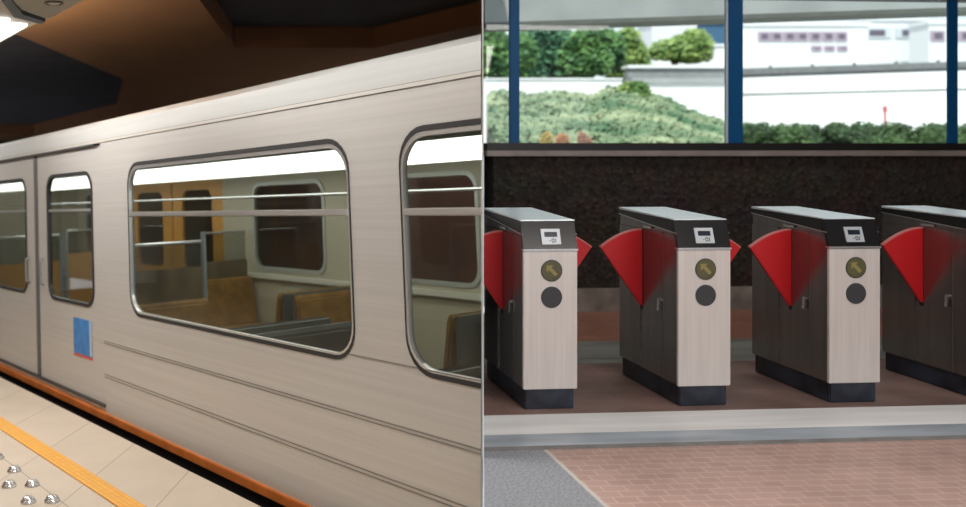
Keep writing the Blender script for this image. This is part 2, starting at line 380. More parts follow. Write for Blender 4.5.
# far side of the car with its own windows and orange doors
FY = 2.56
OA = (-3.86, -2.42, 1.03, 2.05); OB = (-1.75, -0.2, 1.03, 2.05); OC = (-9.2, -7.9, 1.03, 2.05); OD = (0.45, 2.1, 1.03, 2.05)
q = MB(); q.sheet(rect(-4.58, 6, 0.0, 2.36), [rrect(*OA, 0.15), rrect(*OB, 0.15), rrect(*OD, 0.15)], FY, 0.05); tcut(q, 'far_side_panel', cream_m)
q = MB(); q.sheet(rect(-9.6, -7.46, 0.0, 2.36), [rrect(*OC, 0.15)], FY, 0.05); tcut(q, 'far_side_panel', cream_m)
for w in (OA, OB, OC, OD):
    q = MB(); q.sheet(rrect(*w, 0.15), [rrect(w[0] + 0.04, w[1] - 0.04, w[2] + 0.04, w[3] - 0.04, 0.13)], FY - 0.012, 0.05); f = tcut(q, 'far_window_frame', mat('far_frame', (0.50, 0.52, 0.48), 0.4, 0.3))
    q = MB(); q.sheet(rrect(w[0] + 0.03, w[1] - 0.03, w[2] + 0.03, w[3] - 0.03, 0.13), [], FY + 0.01, 0.006); q.cut(T).build('far_window_pane', train_glass, f)
    q = MB(); q.box((w[0] + 0.05, FY - 0.01, 1.70), (w[1] - 0.05, FY + 0.005, 1.725)); q.cut(T).build('far_window_bar', alu_m, f)
for x0, x1 in ((-7.44, -6.02), (-5.98, -4.60)):
    q = MB(); q.sheet(rect(x0, x1, 0.03, 2.2), [rrect(x0 + 0.28, x1 - 0.28, 0.95, 2.0, 0.14)], FY + 0.01, 0.04); d = q.build('far_door', orange_door_m, train, label='orange door on the far side')
    q = MB(); q.sheet(rrect(x0 + 0.27, x1 - 0.27, 0.94, 2.01, 0.14), [], FY + 0.03, 0.006); q.build('far_door_pane', train_glass, d)
q = MB(); q.box((-7.46, FY - 0.02, 2.2), (-4.58, FY + 0.05, 2.36)); q.build('far_door_header', cream_m, train)
# inside: floor, ceiling, strip lamps
q = MB(); q.box((-9.6, 0.06, -0.06), (SE + 1, FY, 0.0)); tcut(q, 'car_floor', floor_in_m)
q = MB(); q.box((-9.6, 0.05, 2.335), (SE + 1, FY + 0.05, 2.36)); tcut(q, 'car_ceiling', mat('car_ceiling', (0.55, 0.56, 0.52), 0.6))
for y0, y1 in ((0.90, 1.12), (1.60, 1.82)):
    q = MB(); q.box((-9.4, y0, 2.095), (SE + 1, y1, 2.20), 0.02); tcut(q, 'strip_lamp', carlamp_m)
q = MB(); q.box((-9.4, 0.86, 2.20), (SE + 1, 1.86, 2.335)); tcut(q, 'lamp_housing', mat('car_lamp_housing', (0.40, 0.41, 0.40), 0.5))
q = MB(); q.box((-4.58, FY - 0.05, 0.93), (SE + 1, FY, 0.99), 0.008); tcut(q, 'far_sill', mat('far_sill', (0.66, 0.64, 0.54), 0.4))
q = MB(); q.box((-9.65, 0.0, 0.0), (-9.6, 2.6, 2.6)); q.build('end_wall', cream_m, train)
seat_dark_m = mat('seat_charcoal', (0.045, 0.052, 0.046), 0.6, var=0.3, scale=9)
def seat(x, face, y0, y1, seat_m=seat_m):
    """bench seat, back at x, facing along +x or -x"""
    a = face
    q = MB(); q.prism([(x, y0, 0.42), (x + a * 0.46, y0, 0.45), (x + a * 0.48, y0, 0.40), (x + a * 0.44, y0, 0.33), (x, y0, 0.30)], (0, y1 - y0, 0), 0.02); s = q.cut(T).build('seat', seat_m, train)
    q = MB(); q.prism([(x, y0, 0.40), (x + a * 0.07, y0, 0.42), (x - a * 0.02, y0, 0.92), (x - a * 0.06, y0, 0.97), (x - a * 0.09, y0, 0.92)], (0, y1 - y0, 0), 0.015); q.cut(T).build('backrest', seat_m, s)
    q = MB(); q.box((min(x - a * 0.10, x - a * 0.13), y0 + 0.02, 0.30), (max(x - a * 0.10, x - a * 0.13), y1 - 0.02, 0.95)); q.cut(T).build('back_shell', seat_grey_m, s)
    q = MB(); q.box((min(x, x + a * 0.36), y0 + 0.1, 0.0), (max(x, x + a * 0.36), y1 - 0.1, 0.30)); q.cut(T).build('seat_base', black_m, s)
for x, f in ((-2.12, 1), (-0.35, -1), (0.15, 1), (1.75, -1), (-6.6, -1)): seat(x, f, 0.10, 0.98, seat_dark_m if x in (-0.35, 0.15, 1.75) else seat_m)
for x, f in ((-3.80, 1), (-2.0, -1), (-1.6, 1), (0.3, -1), (-7.8, -1)): seat(x, f, 1.62, 2.5)
def draught_screen(x, y0, y1, h, m):      # panel, glass above it, pole and top rail
    q = MB(); q.box((x, y0, 0.05), (x + 0.035, y1, h), 0.01); sc = q.build('draught_screen', m, train)
    q = MB(); q.box((x + 0.01, y0 + 0.02, h), (x + 0.025, y1 - 0.02, 1.47)); q.build('screen_glass', train_glass, sc)
    yp = y1 if y0 < 0.5 else y0
    q = MB(); q.tube([(x + 0.017, yp, 0.0), (x + 0.017, yp, 1.5)], 0.03, 10); q.build('screen_post', screen_grey_m, sc)
    q = MB(); q.tube([(x + 0.017, y0, 1.48), (x + 0.017, y1, 1.48)], 0.016, 10); q.build('screen_rail', alu_m, sc)
draught_screen(-2.24, 0.08, 0.98, 1.25, screen_brown_m)
draught_screen(-3.96, 1.92, 2.5, 1.15, screen_brown_m)
draught_screen(-6.05, 0.08, 0.98, 1.15, screen_ochre_m)
draught_screen(-7.55, 1.6, 2.5, 1.15, screen_ochre_m)
for x, y in ((-5.35, 1.3),):
    q = MB(); q.tube([(x, y, 0.0), (x, y, 2.33)], 0.02, 10); q.build('grab_pole', mat('pole_yellow', (0.65, 0.42, 0.06), 0.35), train)
q = MB(); q.tube([(-9.4, 1.36, 1.88), (2.2, 1.36, 1.88)], 0.012, 8); tcut(q, 'grab_rail', alu_m)

# ------------------------------------------------------------------ THE TICKET HALL (setting)
RX, YB = 9.0, 7.765
def strip(name, y0, y1, x1, m, z0=-0.15, z1=0.0, x0=None, x0b=None):
    a = SL * y0 + 0.006 if x0 is None else x0; b = SL * y1 + 0.006 if x0b is None else x0b
    p = MB(); p.prism([(a, y0, z0), (x1, y0, z0), (x1, y1, z0), (b, y1, z0)], (0, 0, z1 - z0))
    return p.build(name, m, kind='structure')
pave_red = bricks('pavers_red', (0.44, 0.29, 0.25), (0.50, 0.335, 0.29), (0.60, 0.47, 0.42), 0.10, 0.062, 0.0035, 0.5, stain=0.18)
pave_in = bricks('pavers_inside', (0.24, 0.15, 0.13), (0.30, 0.19, 0.165), (0.2, 0.145, 0.12), 0.24, 0.12, 0.004, 0.32, stain=0.35)
pave_back = bricks('pavers_back', (0.40, 0.17, 0.115), (0.46, 0.22, 0.155), (0.26, 0.14, 0.11), 0.24, 0.12, 0.004, 0.35, stain=0.3)
granite_w = mat('granite_white', (0.86, 0.87, 0.87), 0.4, var=0.10, scale=2.5, stretch=(0.35, 3.2, 1))
granite_b = mat('granite_blue', (0.40, 0.46, 0.52), 0.35, var=0.2, scale=3, stretch=(0.5, 2.5, 1))
granite_g = mat('granite_grey', (0.29, 0.31, 0.345), 0.6, var=0.35, scale=90)
stone_g = mat('stone_greygreen', (0.27, 0.275, 0.245), 0.35, var=0.3, scale=2.5, stretch=(0.5, 2.5, 1))
strip('floor_paving_back', 6.545, YB, RX, pave_back)
strip('floor_stone_band', 5.86, 6.545, RX, stone_g)
strip('floor_paving_gates', 4.755, 5.86, RX, pave_in)
strip('floor_granite_band', 4.427, 4.755, RX, granite_w)
strip('floor_granite_edge', 4.25, 4.427, RX, granite_b)
strip('floor_joint', 4.19, 4.25, RX, mat('joint_grey', (0.22, 0.215, 0.21), 0.6, var=0.2, scale=10))
strip('floor_paving_front', -6, 4.19, RX, pave_red, x0=1.545, x0b=1.545)
strip('floor_joint_line', -6, 4.19, 1.545, mat('joint_pale', (0.60, 0.58, 0.55), 0.6), x0=1.527, x0b=1.527)
strip('floor_granite_front', -6, 4.19, 1.527, granite_g)
# back wall, its base course, the sill
def aggregate():
    m = bpy.data.materials.new('exposed_aggregate'); m.use_nodes = True
    nt = m.node_tree; b = nt.nodes['Principled BSDF']; L = nt.links.new
    tc = nt.nodes.new('ShaderNodeTexCoord'); v = nt.nodes.new('ShaderNodeTexVoronoi'); v.inputs['Scale'].default_value = 26
    n = nt.nodes.new('ShaderNodeTexNoise'); n.inputs['Scale'].default_value = 3.5; n.inputs['Detail'].default_value = 6
    r = nt.nodes.new('ShaderNodeValToRGB'); e = r.color_ramp.elements
    e[0].position = 0.1; e[0].color = (0.018, 0.012, 0.009, 1); e[1].position = 0.95; e[1].color = (0.075, 0.055, 0.044, 1)
    mx = nt.nodes.new('ShaderNodeMix'); mx.data_type = 'RGBA'; mx.blend_type = 'MULTIPLY'; mx.inputs[0].default_value = 0.8
    L(tc.outputs['Object'], v.inputs['Vector']); L(tc.outputs['Object'], n.inputs['Vector'])
    L(v.outputs['Color'], r.inputs[0]); L(r.outputs[0], mx.inputs[6]); L(n.outputs['Color'], mx.inputs[7])
    L(mx.outputs[2], b.inputs['Base Color']); b.inputs['Roughness'].default_value = 0.9
    bp = nt.nodes.new('ShaderNodeBump'); bp.inputs['Strength'].default_value = 0.9; bp.inputs['Distance'].default_value = 0.02
    L(v.outputs['Distance'], bp.inputs['Height']); L(bp.outputs[0], b.inputs['Normal'])
    return m
xl = SL * YB + 0.008
def hallbox(name, lo, hi, m, bevel=0.0):
    p = MB(); p.box(lo, hi, bevel); return p.build(name, m, kind='structure')
hallbox('wall_back', (xl + 0.09, YB, 0.0), (RX, YB + 0.30, 1.40), aggregate())
hallbox('baseboard_back', (xl + 0.02, YB - 0.03, 0.0), (RX, YB + 0.01, 0.205), mat('base_course', (0.26, 0.225, 0.20), 0.7, var=0.3, scale=4, bump=0.3))
hallbox('trim_2', (xl + 0.01, YB - 0.07, 1.375), (RX, YB + 0.30, 1.425), mat('sill_stone', (0.30, 0.25, 0.235), 0.4, var=0.15, scale=5), 0.006)
hallbox('trim_3', (xl + 0.03, YB - 0.02, 1.425), (RX, YB + 0.12, 1.492), mat('sill_black', (0.014, 0.012, 0.012), 0.4), 0.004)
hallbox('trim_4', (xl + 0.03, YB - 0.02, 2.80), (RX, YB + 0.12, 3.2), black_m)
hallbox('wall_side', (RX, -6, -0.15), (RX + 0.2, YB + 0.3, 3.4), mat('side_wall', (0.10, 0.085, 0.08), 0.8, var=0.2, scale=3))
p = MB(); p.prism([(SL * -6 + 0.01, -6, 3.2), (RX + 0.2, -6, 3.2), (RX + 0.2, 8.6, 3.2), (SL * 8.6 + 0.01, 8.6, 3.2)], (0, 0, 0.25)); p.build('ceiling_hall', mat('hall_ceiling', (0.16, 0.15, 0.14), 0.8, var=0.1), kind='structure')
blue_m = mat('mullion_blue', (0.004, 0.085, 0.24), 0.45, spec=0.25)
mull = [(2.526, 2.616), (4.533, 4.672), (6.635, 6.727), (8.70, 8.80)]
for k, (a, b) in enumerate(mull):
    hallbox('trim_%d' % (5 + k), (a, YB + 0.0, 1.488), (b, YB + 0.035, 2.81), blue_m, 0.006)
hallbox('trim_9', (4.512, YB + 0.004, 1.488), (4.532, YB + 0.03, 2.81), mat('mullion_bead', (0.50, 0.62, 0.70), 0.4))
pane_m = glass('hall_glass', (0.97, 1.0, 0.99), 0.06)
edges = [(xl + 0.03, 2.526), (2.616, 4.512), (4.672, 6.635), (6.727, 8.70)]
for k, (a, b) in enumerate(edges):
    hallbox('window_%d' % (k + 1), (a, YB + 0.015, 1.492), (b, YB + 0.023, 2.805), pane_m)

# ------------------------------------------------------------------ TICKET GATES
gate_side_m = mat('gate_side_steel', (0.29, 0.278, 0.27), 0.25, 0.9, var=0.10, scale=2, stretch=(1, 8, 0.6))  # darker steel tone stands in for the shade on the gate sides
gate_front_m = mat('gate_front_steel', (0.72, 0.675, 0.645), 0.42, 0.35, var=0.05, scale=3, stretch=(14, 1, 0.6))
gate_top_m = mat('gate_top_steel', (0.80, 0.87, 0.90), 0.28, 0.4, var=0.06, scale=3)  # pale blue tone stands in for the window's reflection on the tops
gate_black_m = mat('gate_black_gloss', (0.012, 0.012, 0.013), 0.22)
gate_line_m = mat('gate_trim_steel', (0.70, 0.70, 0.70), 0.25, 0.8)
plinth_m = mat('gate_plinth', (0.014, 0.018, 0.032), 0.42, var=0.5, scale=7, col2=(0.035, 0.047, 0.075))
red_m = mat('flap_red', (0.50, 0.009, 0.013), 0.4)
flap_glint_m = mat('flap_edge_glint', (0.55, 0.16, 0.15), 0.4)  # pink strip painted as the highlight along the flap's top edge
chrome_m = mat('chrome', (0.8, 0.8, 0.8), 0.15, 1.0)
reader_m = mat('reader_plate', (0.50, 0.54, 0.58), 0.4, 0.3)
screen_m = mat('reader_screen', (0.015, 0.025, 0.04), 0.2)
disc_olive_m = mat('disc_olive', (0.10, 0.095, 0.045), 0.35, var=0.15, scale=20)
arrow_m = mat('disc_arrow', (0.28, 0.235, 0.08), 0.4)
disc_dark_m = mat('disc_dark', (0.045, 0.047, 0.052), 0.35)
rim_dark_m = mat('disc_rim', (0.05, 0.05, 0.045), 0.35)

def disc(q, x, z, r, y0, y1): q.cyl((x, y0, z), (x, y1, z), r, 32)
def flap(side):
    # fan-shaped leaf standing out of the cabinet side; local x runs outwards
    pts = [(0.0, 0.955)]
    for k in range(1, 11):
        t = k / 10; x = 0.262 * t
        pts.append((x, 0.955 - 0.105 * t ** 1.9))
    pts += [(0.257, 0.838), (0.012, 0.492), (0.0, 0.492)]
    x0 = -0.150 if side < 0 else 0.150
    q = MB(); q.prism([(x0 + side * x, 0.417, z) for x, z in pts], (0, 0.022, 0), 0.003)
    r = MB()
    for (xa, za), (xb, zb) in zip(pts[:11], pts[1:11]):
        r.prism([(x0 + side * xa, 0.415, za - 0.007), (x0 + side * xb, 0.415, zb - 0.007), (x0 + side * xb, 0.415, zb + 0.002), (x0 + side * xa, 0.415, za + 0.002)], (0, 0.026, 0))
    return q, r
def make_gate():
    g = thing('ticket_gate', '', 'ticket gate', loc=(0, 0, 0), group='ticket gates in a row')
    q = MB(); q.box((-0.138, 0.006, 0), (0.138, 0.725, 0.118), 0.006); q.build('plinth', plinth_m, g)
    q = MB(); q.box((-0.146, 0.020, 0.114), (0.146, 0.733, 0.958), 0.004)
    q.prism([(-0.146, 0.06, 0.957), (-0.146, 0.06, 0.968), (-0.146, 0.733, 1.024), (-0.146, 0.733, 0.957)], (0.292, 0, 0)); q.build('cabinet', gate_side_m, g)
    for s in (-1, 1):
        x0, x1 = (-0.152, -0.146) if s < 0 else (0.146, 0.152)
        q = MB(); q.box((x0, 0.452, 0.118), (x1, 0.733, 0.955), 0.0015); q.build('rear_panel', gate_side_m, g)
        q = MB(); q.box((x0, 0.168, 0.118), (x1, 0.408, 0.952), 0.0015); d = q.build('side_door', gate_side_m, g)
        q = MB(); q.box((x0, 0.014, 0.118), (x1, 0.163, 0.948), 0.0015); q.build('front_side_panel', gate_side_m, g)
        q = MB(); q.box((x0 - (0.0006 if s < 0 else 0), 0.1625, 0.118), (x1 + (0.0006 if s > 0 else 0), 0.1655, 0.948)); q.build('edge_bead', mat('edge_bead', (0.30, 0.28, 0.27), 0.3, 0.7), g)
        q = MB(); q.box((x0 - (0.0006 if s < 0 else 0), 0.413, 0.47), (x1 + (0.0006 if s > 0 else 0), 0.445, 0.955)); q.build('flap_slot', black_m, g)
        xo = x1 if s > 0 else x0
        q = MB(); q.cyl((xo, 0.195, 0.565), (xo + s * 0.012, 0.195, 0.565), 0.010, 14)
        lk = q.build('lock', chrome_m, d)
        q = MB(); q.box((min(xo + s * 0.012, xo + s * 0.016), 0.185, 0.520), (max(xo + s * 0.012, xo + s * 0.016), 0.205, 0.568), 0.001); q.cyl((xo + s * 0.012, 0.197, 0.512), (xo + s * 0.016, 0.197, 0.512), 0.013, 14); q.build('key', chrome_m, lk)
        q, r = flap(s); f = q.build('flap', red_m, g, label='red fan-shaped flap'); r.build('flap_edge_glint', flap_glint_m, f)
    q = MB(); q.box((-0.152, -0.008, 0.114), (0.152, 0.013, 0.874), 0.003); q.build('front_panel', gate_front_m, g, label='pale brushed steel front')
    q = MB(); q.box((-0.156, -0.014, 0.874), (0.156, 0.02, 0.886), 0.002); q.build('front_trim', gate_line_m, g)
    # black head with a leaning face, wedge-shaped lid above
    q = MB(); q.prism([(-0.1535, -0.010, 0.886), (-0.1535, 0.040, 1.034), (-0.1535, 0.056, 1.036), (-0.1535, 0.016, 0.886)], (0.307, 0, 0), 0.002); hd = q.build('head', gate_black_m, g, label='black head above the front')
    q = MB(); q.prism([(-0.1530, 0.045, 0.970), (-0.1530, 0.050, 1.036), (-0.1530, 0.735, 1.052), (-0.1530, 0.735, 1.026)], (0.306, 0, 0), 0.002); lid = q.build('lid', gate_black_m, g)
    for s in (-1, 1):
        q = MB(); q.prism([(s * 0.1525, 0.010, 0.962), (s * 0.1525, 0.010, 0.967), (s * 0.1525, 0.735, 1.027), (s * 0.1525, 0.735, 1.022)], (s * 0.003, 0, 0)); q.build('lid_trim', gate_line_m, lid)
    q = MB(); q.prism([(-0.155, 0.034, 1.036), (-0.155, 0.036, 1.042), (-0.155, 0.738, 1.066), (-0.155, 0.738, 1.053)], (0.310, 0, 0), 0.002); q.build('top_plate', gate_top_m, lid, label='pale polished top plate')
    for s in (-1, 1):
        q = MB(); q.box((min(s * 0.152, s * 0.160), 0.30, 0.965), (max(s * 0.152, s * 0.160), 0.40, 0.978), 0.002); q.build('latch', gate_line_m, g)
    # card reader on the leaning face
    ang = math.atan2(0.050, 0.148)
    def on_face(u, w, d):    # u across, w up along the face, d out of it
        return Vector((u, -0.010 + w * math.sin(ang) - d * math.cos(ang), 0.886 + w * math.cos(ang) + d * math.sin(ang)))
    def plate(u0, u1, w0, w1, d0, d1, nm, m, par):
        q = MB(); q.prism([on_face(u0, w0, d0), on_face(u1, w0, d0), on_face(u1, w1, d0), on_face(u0, w1, d0)], on_face(0, 0, d1) - on_face(0, 0, d0), 0.001); return q.build(nm, m, par)
    cr = plate(-0.046, 0.062, 0.024, 0.112, 0.0, 0.006, 'card_reader', reader_m, g)
    plate(-0.028, 0.044, 0.066, 0.094, 0.0055, 0.0075, 'display', screen_m, cr)
    q = MB()
    for u0, u1, w0, w1 in ((0.010, 0.014, 0.034, 0.056), (0.014, 0.022, 0.034, 0.038), (0.022, 0.026, 0.034, 0.056), (0.014, 0.022, 0.052, 0.056), (0.031, 0.035, 0.034, 0.056), (-0.004, 0.004, 0.042, 0.046)):
        q.prism([on_face(u0, w0, 0.0055), on_face(u1, w0, 0.0055), on_face(u1, w1, 0.0055), on_face(u0, w1, 0.0055)], on_face(0, 0, 0.0068) - on_face(0, 0, 0.0055))
    q.build('display_lettering', screen_m, cr)
    # round arrow sign and round sensor
    q = MB(); disc(q, 0.006, 0.766, 0.060, -0.012, -0.007); rg = q.build('sign_ring', rim_dark_m, g)
    q = MB(); disc(q, 0.006, 0.766, 0.055, -0.0135, -0.0115); sg = q.build('arrow_sign', disc_olive_m, rg)
    q = MB()
    c, s_ = 0.006, 0.766
    ar = [(-0.030, 0.030), (0.008, 0.030), (-0.003, 0.019), (0.033, -0.017), (0.019, -0.031), (-0.017, 0.005), (-0.030, -0.008)]
    q.prism([(c + a, -0.0146, s_ + b) for a, b in ar], (0, 0.0012, 0)); q.build('arrow', arrow_m, rg)
    q = MB(); disc(q, 0.006, 0.620, 0.059, -0.012, -0.007); q.build('sensor_disc', disc_dark_m, g)
    return g
gate_at = [(1.800, 'steel ticket gate standing against the white dividing panel, its red flap cut short'),
           (2.680, 'steel ticket gate with red flaps second from the dividing panel, below thick blue mullion'),
           (3.562, 'steel ticket gate third from the dividing panel, pale front beside the last gate'),
           (4.448, 'last steel ticket gate of the row, showing only its dark side, flap and top')]
proto = make_gate(); gates = []
for i, (x, lab) in enumerate(gate_at):
    g = proto if i == 0 else copy_tree(proto)
    g.location = (x, 4.838, 0); g['label'] = lab; gates.append(g)
# the leaves of each passage stand at slightly different depths
passage = [-0.06, 0.0, -0.09, -0.03, 0.0]
for i, g in enumerate(gates):
    for ch in g.children:
        if ch.name.startswith('flap'):
            side = -1 if sum(v.co.x for v in ch.data.vertices) < 0 else 1
            ch.location.y += passage[i] if side < 0 else passage[i + 1]
# the first gate's outer flap ends at the dividing panel
def trim_flap(o, gx):
    me = o.data.copy(); o.data = me
    bm = bmesh.new(); bm.from_mesh(me)
    co = DIV_N * 0.006 - Vector((gx, 4.838 + passage[0], 0))
    g = bm.verts[:] + bm.edges[:] + bm.faces[:]
    r = bmesh.ops.bisect_plane(bm, geom=g, plane_co=co, plane_no=DIV_N, clear_inner=True)
    bmesh.ops.holes_fill(bm, edges=[e for e in bm.edges if e.is_boundary], sides=0)
    bm.to_mesh(me); bm.free()
for ch in gates[0].children:
    if ch.name.startswith('flap') and not ch.name.startswith('flap_slot'):
        if min(v.co.x for v in ch.data.vertices) < -0.2:
            trim_flap(ch, gate_at[0][0])
            for c2 in ch.children: trim_flap(c2, gate_at[0][0])

# ------------------------------------------------------------------ OUTSIDE THE WINDOWS
C = Vector((0, 0, H))
RT = Vector((math.cos(YAW), -math.sin(YAW), 0)); FW = Vector((math.sin(YAW), math.cos(YAW), 0))
def along(a, d, z=0.0):
    """plan position: a metres to the side of and d metres out from the hall's viewing axis"""
    v = RT * a + FW * d; return Vector((v.x, v.y, z))
white_m = mat('white_concrete', (0.80, 0.82, 0.83), 0.7, var=0.05, scale=0.8)
conc_m = mat('grey_concrete', (0.34, 0.36, 0.36), 0.8, var=0.12, scale=1.2)
dark_conc_shade_m = mat('dark_concrete_shade', (0.12, 0.13, 0.115), 0.8, var=0.1)  # darker tone for the posts and for painted shadow bands
ground_m = mat('outside_ground', (0.62, 0.62, 0.60), 0.9, var=0.1)
def obox(name, a0, a1, d0, d1, z0, z1, m, parent=None, skew=0.0):
    """box outside: a across, d out; skew shifts its far end in d"""
    p = MB(); p.prism([along(a0, d0, z0), along(a1, d0 + skew, z0), along(a1, d1 + skew, z0), along(a0, d1, z0)], (0, 0, z1 - z0))
    return p.build(name, m, parent)
p = MB(); p.prism([(SL * 8.2 + 0.02, 8.2, 0.6), (70, 8.2, 0.6), (90, 120, 0.6), (SL * 120 + 0.1, 120, 0.6)], (0, 0, 0.8)); p.build('ground', ground_m, kind='structure')
# concrete eave just outside
p = MB()
for (z0, z1, o_, m_) in ((0, 0.55, 0, conc_m),):
    p.prism([(3.20, 10.79, 2.955), (9.6, 10.32, 3.17), (9.6, 10.32, 3.85), (3.20, 10.79, 3.75)], (0, 0.5, 0))
p.build('trim_10', conc_m, kind='structure')
p = MB(); p.prism([(3.20, 10.78, 2.93), (9.6, 10.31, 3.145), (9.6, 10.31, 3.195), (3.20, 10.78, 2.985)], (0, 0.5, 0)); p.build('trim_11', dark_conc_shade_m, kind='structure')  # dark lip, its tone painting the shadow band under the eave

leaf_mats = {}
def leafmat(name, c1, c2):
    return mat(name, c1, 0.6, col2=c2, var=0.25, scale=1.6)
def leaf_cloud(q, centre, rad, n, size, flatten=1.0):
    """n small leaves over an uneven rounded mass"""
    cx, cy, cz = centre
    for _ in range(n):
        a = random.uniform(0, 2 * PI); z = random.uniform(-0.6, 1); r = math.sqrt(max(0, 1 - z * z))
        k = random.uniform(0.78, 1.06)
        p0 = Vector((cx + rad[0] * k * r * math.cos(a), cy + rad[1] * k * r * math.sin(a), cz + rad[2] * k * z))
        u = Vector((random.gauss(0, 1), random.gauss(0, 1), random.gauss(0, 1))).normalized(); v = u.orthogonal().normalized()
        s = size * random.uniform(0.6, 1.3)
        q.bm.faces.new([q.bm.verts.new(p0 + w) for w in (u * s, v * s * 0.5, -u * s, -v * s * 0.5)])
def mass(q, centre, rad):
    r = bmesh.ops.create_icosphere(q.bm, subdivisions=3, radius=1)
    for v in r['verts']:
        k = 0.86 + 0.10 * math.sin(5 * v.co.x + 3 * v.co.y) * math.cos(4 * v.co.z)
        v.co = Vector((centre[0] + rad[0] * k * v.co.x, centre[1] + rad[1] * k * v.co.y, centre[2] + rad[2] * k * v.co.z))
def bush(name, label, cat, a, d, z0, rad, lumps, m, leaf=0.10, dens=900, inner=None, group=None):
    c = along(a, d, z0)
    t = thing(name, label, cat, loc=c, group=group)
    q = MB()
    for _ in range(3):
        q.tube([(0, 0, 0), (random.uniform(-.2, .2) * rad[0], random.uniform(-.2, .2) * rad[1], rad[2] * 0.8)], 0.05, 6)
    q.build('stem', mat('bark', (0.09, 0.06, 0.04), 0.9), t)
    q = MB()
    for k in range(lumps):
        cc = (random.uniform(-.6, .6) * rad[0], random.uniform(-.4, .4) * rad[1], rad[2] * random.uniform(0.45, 1.0))
        rr = tuple(x * random.uniform(0.42, 0.6) for x in rad)
        mass(q, cc, (rr[0] * .85, rr[1] * .85, rr[2] * .85)); leaf_cloud(q, cc, rr, dens, leaf)
    q.build('foliage', m, t)
    return t
green_a = leafmat('leaf_green', (0.035, 0.13, 0.05), (0.17, 0.34, 0.10))
green_b = leafmat('leaf_bluegreen', (0.03, 0.12, 0.075), (0.12, 0.28, 0.15))
green_c = leafmat('leaf_yellowgreen', (0.10, 0.22, 0.04), (0.34, 0.46, 0.14))
green_d = leafmat('leaf_dark', (0.012, 0.04, 0.015), (0.08, 0.15, 0.05))
# px helpers in metres: at distance d one unit of 900 spans d metres
def ax(px, d): return (px - 290) / 900 * d
def zz(py, d): return H + (150 - py) / 900 * d
for i, (px, d, w, top, m, lab) in enumerate([
        (500, 27.4, 30, 30, green_a, 'dark green bush beside narrow blue mullion, behind the low white wall'),
        (548, 30.6, 34, 24, green_b, 'blue-green bush behind the low white wall, second from the dividing panel'),
        (592, 27.4, 32, 26, green_a, 'broad green bush in middle of the hedge row behind the low white wall'),
        (624, 30.6, 20, 34, green_c, 'pale yellow-green bush at the end of the hedge row, by the road')]):
    z0 = 3.3; h = zz(top, d) - z0
    bush('bush', lab, 'bush', ax(px, d), d, z0, (w / 900 * d, 1.0, h * 0.72), 9, m, 0.13, 500)
bush('bush', 'round bright green bush standing alone by the bridge', 'bush', ax(675, 33), 33, 4.29, (36 / 900 * 33, 1.2, 1.05), 6, green_c, 0.13, 500)
for (a0, a1, d0, d1, z1) in ((486.5, 628, 24.5, 39, 3.3), (632, 742, 31.6, 39, 4.29)):
    p = MB(); p.prism([along(ax(a0, d0), d0, 1.3), along(ax(a1, d0), d0, 1.3), along(ax(a1, d1), d1, 1.3), along(ax(a0, d1), d1, 1.3)], (0, 0, z1 - 1.3)); p.build('ground_terrace', mat('terrace_soil', (0.16, 0.17, 0.10), 0.9, var=0.3), kind='structure')
# ivy-covered bank
def bank():
    q = MB(); n = 46; mrows = 16; grid = []
    for i in range(n + 1):
        px = 478 + (728 - 478) * i / n
        topy = 95 + (1 if px < 600 else -4) + max(0, (px - 640)) * 0.42 + 1.5 * math.sin(px * 0.11)
        row = []
        for j in range(mrows + 1):
            t = j / mrows; d = 15 + 6.5 * t; py = 146 + (topy - 146) * t ** 0.9
            a = max(ax(px, d), ax(486.5, d))
            row.append(q.bm.verts.new(along(a, d, zz(py, d) + random.uniform(-.04, .04))))
        d = 22.6; row.append(q.bm.verts.new(along(max(ax(px, d), ax(486.5, d)), d, 1.35)))
        grid.append(row)
    for i in range(n):
        for j in range(mrows + 1): q.bm.faces.new((grid[i][j], grid[i + 1][j], grid[i + 1][j + 1], grid[i][j + 1]))
    pts = [[v.co.copy() for v in r] for r in grid]
    q.build('ground_bank', mat('bank_soil', (0.20, 0.22, 0.16), 0.9, var=0.3, scale=2), kind='structure')
    q = MB()
    for _ in range(9000):
        i = random.randint(0, n - 1); j = random.randint(0, mrows - 1); u, v = random.random(), random.random()
        p0 = (pts[i][j] * (1 - u) + pts[i + 1][j] * u) * (1 - v) + (pts[i][j + 1] * (1 - u) + pts[i + 1][j + 1] * u) * v
        uu = Vector((random.gauss(0, 1), random.gauss(0, 1), random.gauss(0, .6))).normalized(); vv = uu.orthogonal().normalized(); s = random.uniform(0.05, 0.12)
        p0 = p0 + Vector((0, 0, random.uniform(0.0, 0.09)))
        if p0.dot(DIV_N) < 0.14: continue
        q.bm.faces.new([q.bm.verts.new(p0 + w) for w in (uu * s, vv * s * .7, -uu * s, -vv * s * .7)])
    o = q.build('ivy_foliage', mat('ivy', (0.08, 0.19, 0.09), 0.6, col2=(0.36, 0.42, 0.25), var=0.2, scale=0.9))
    tag(o, 'grey-green ivy covering the sloping bank below the white wall', 'ivy', kind='stuff')
bank()
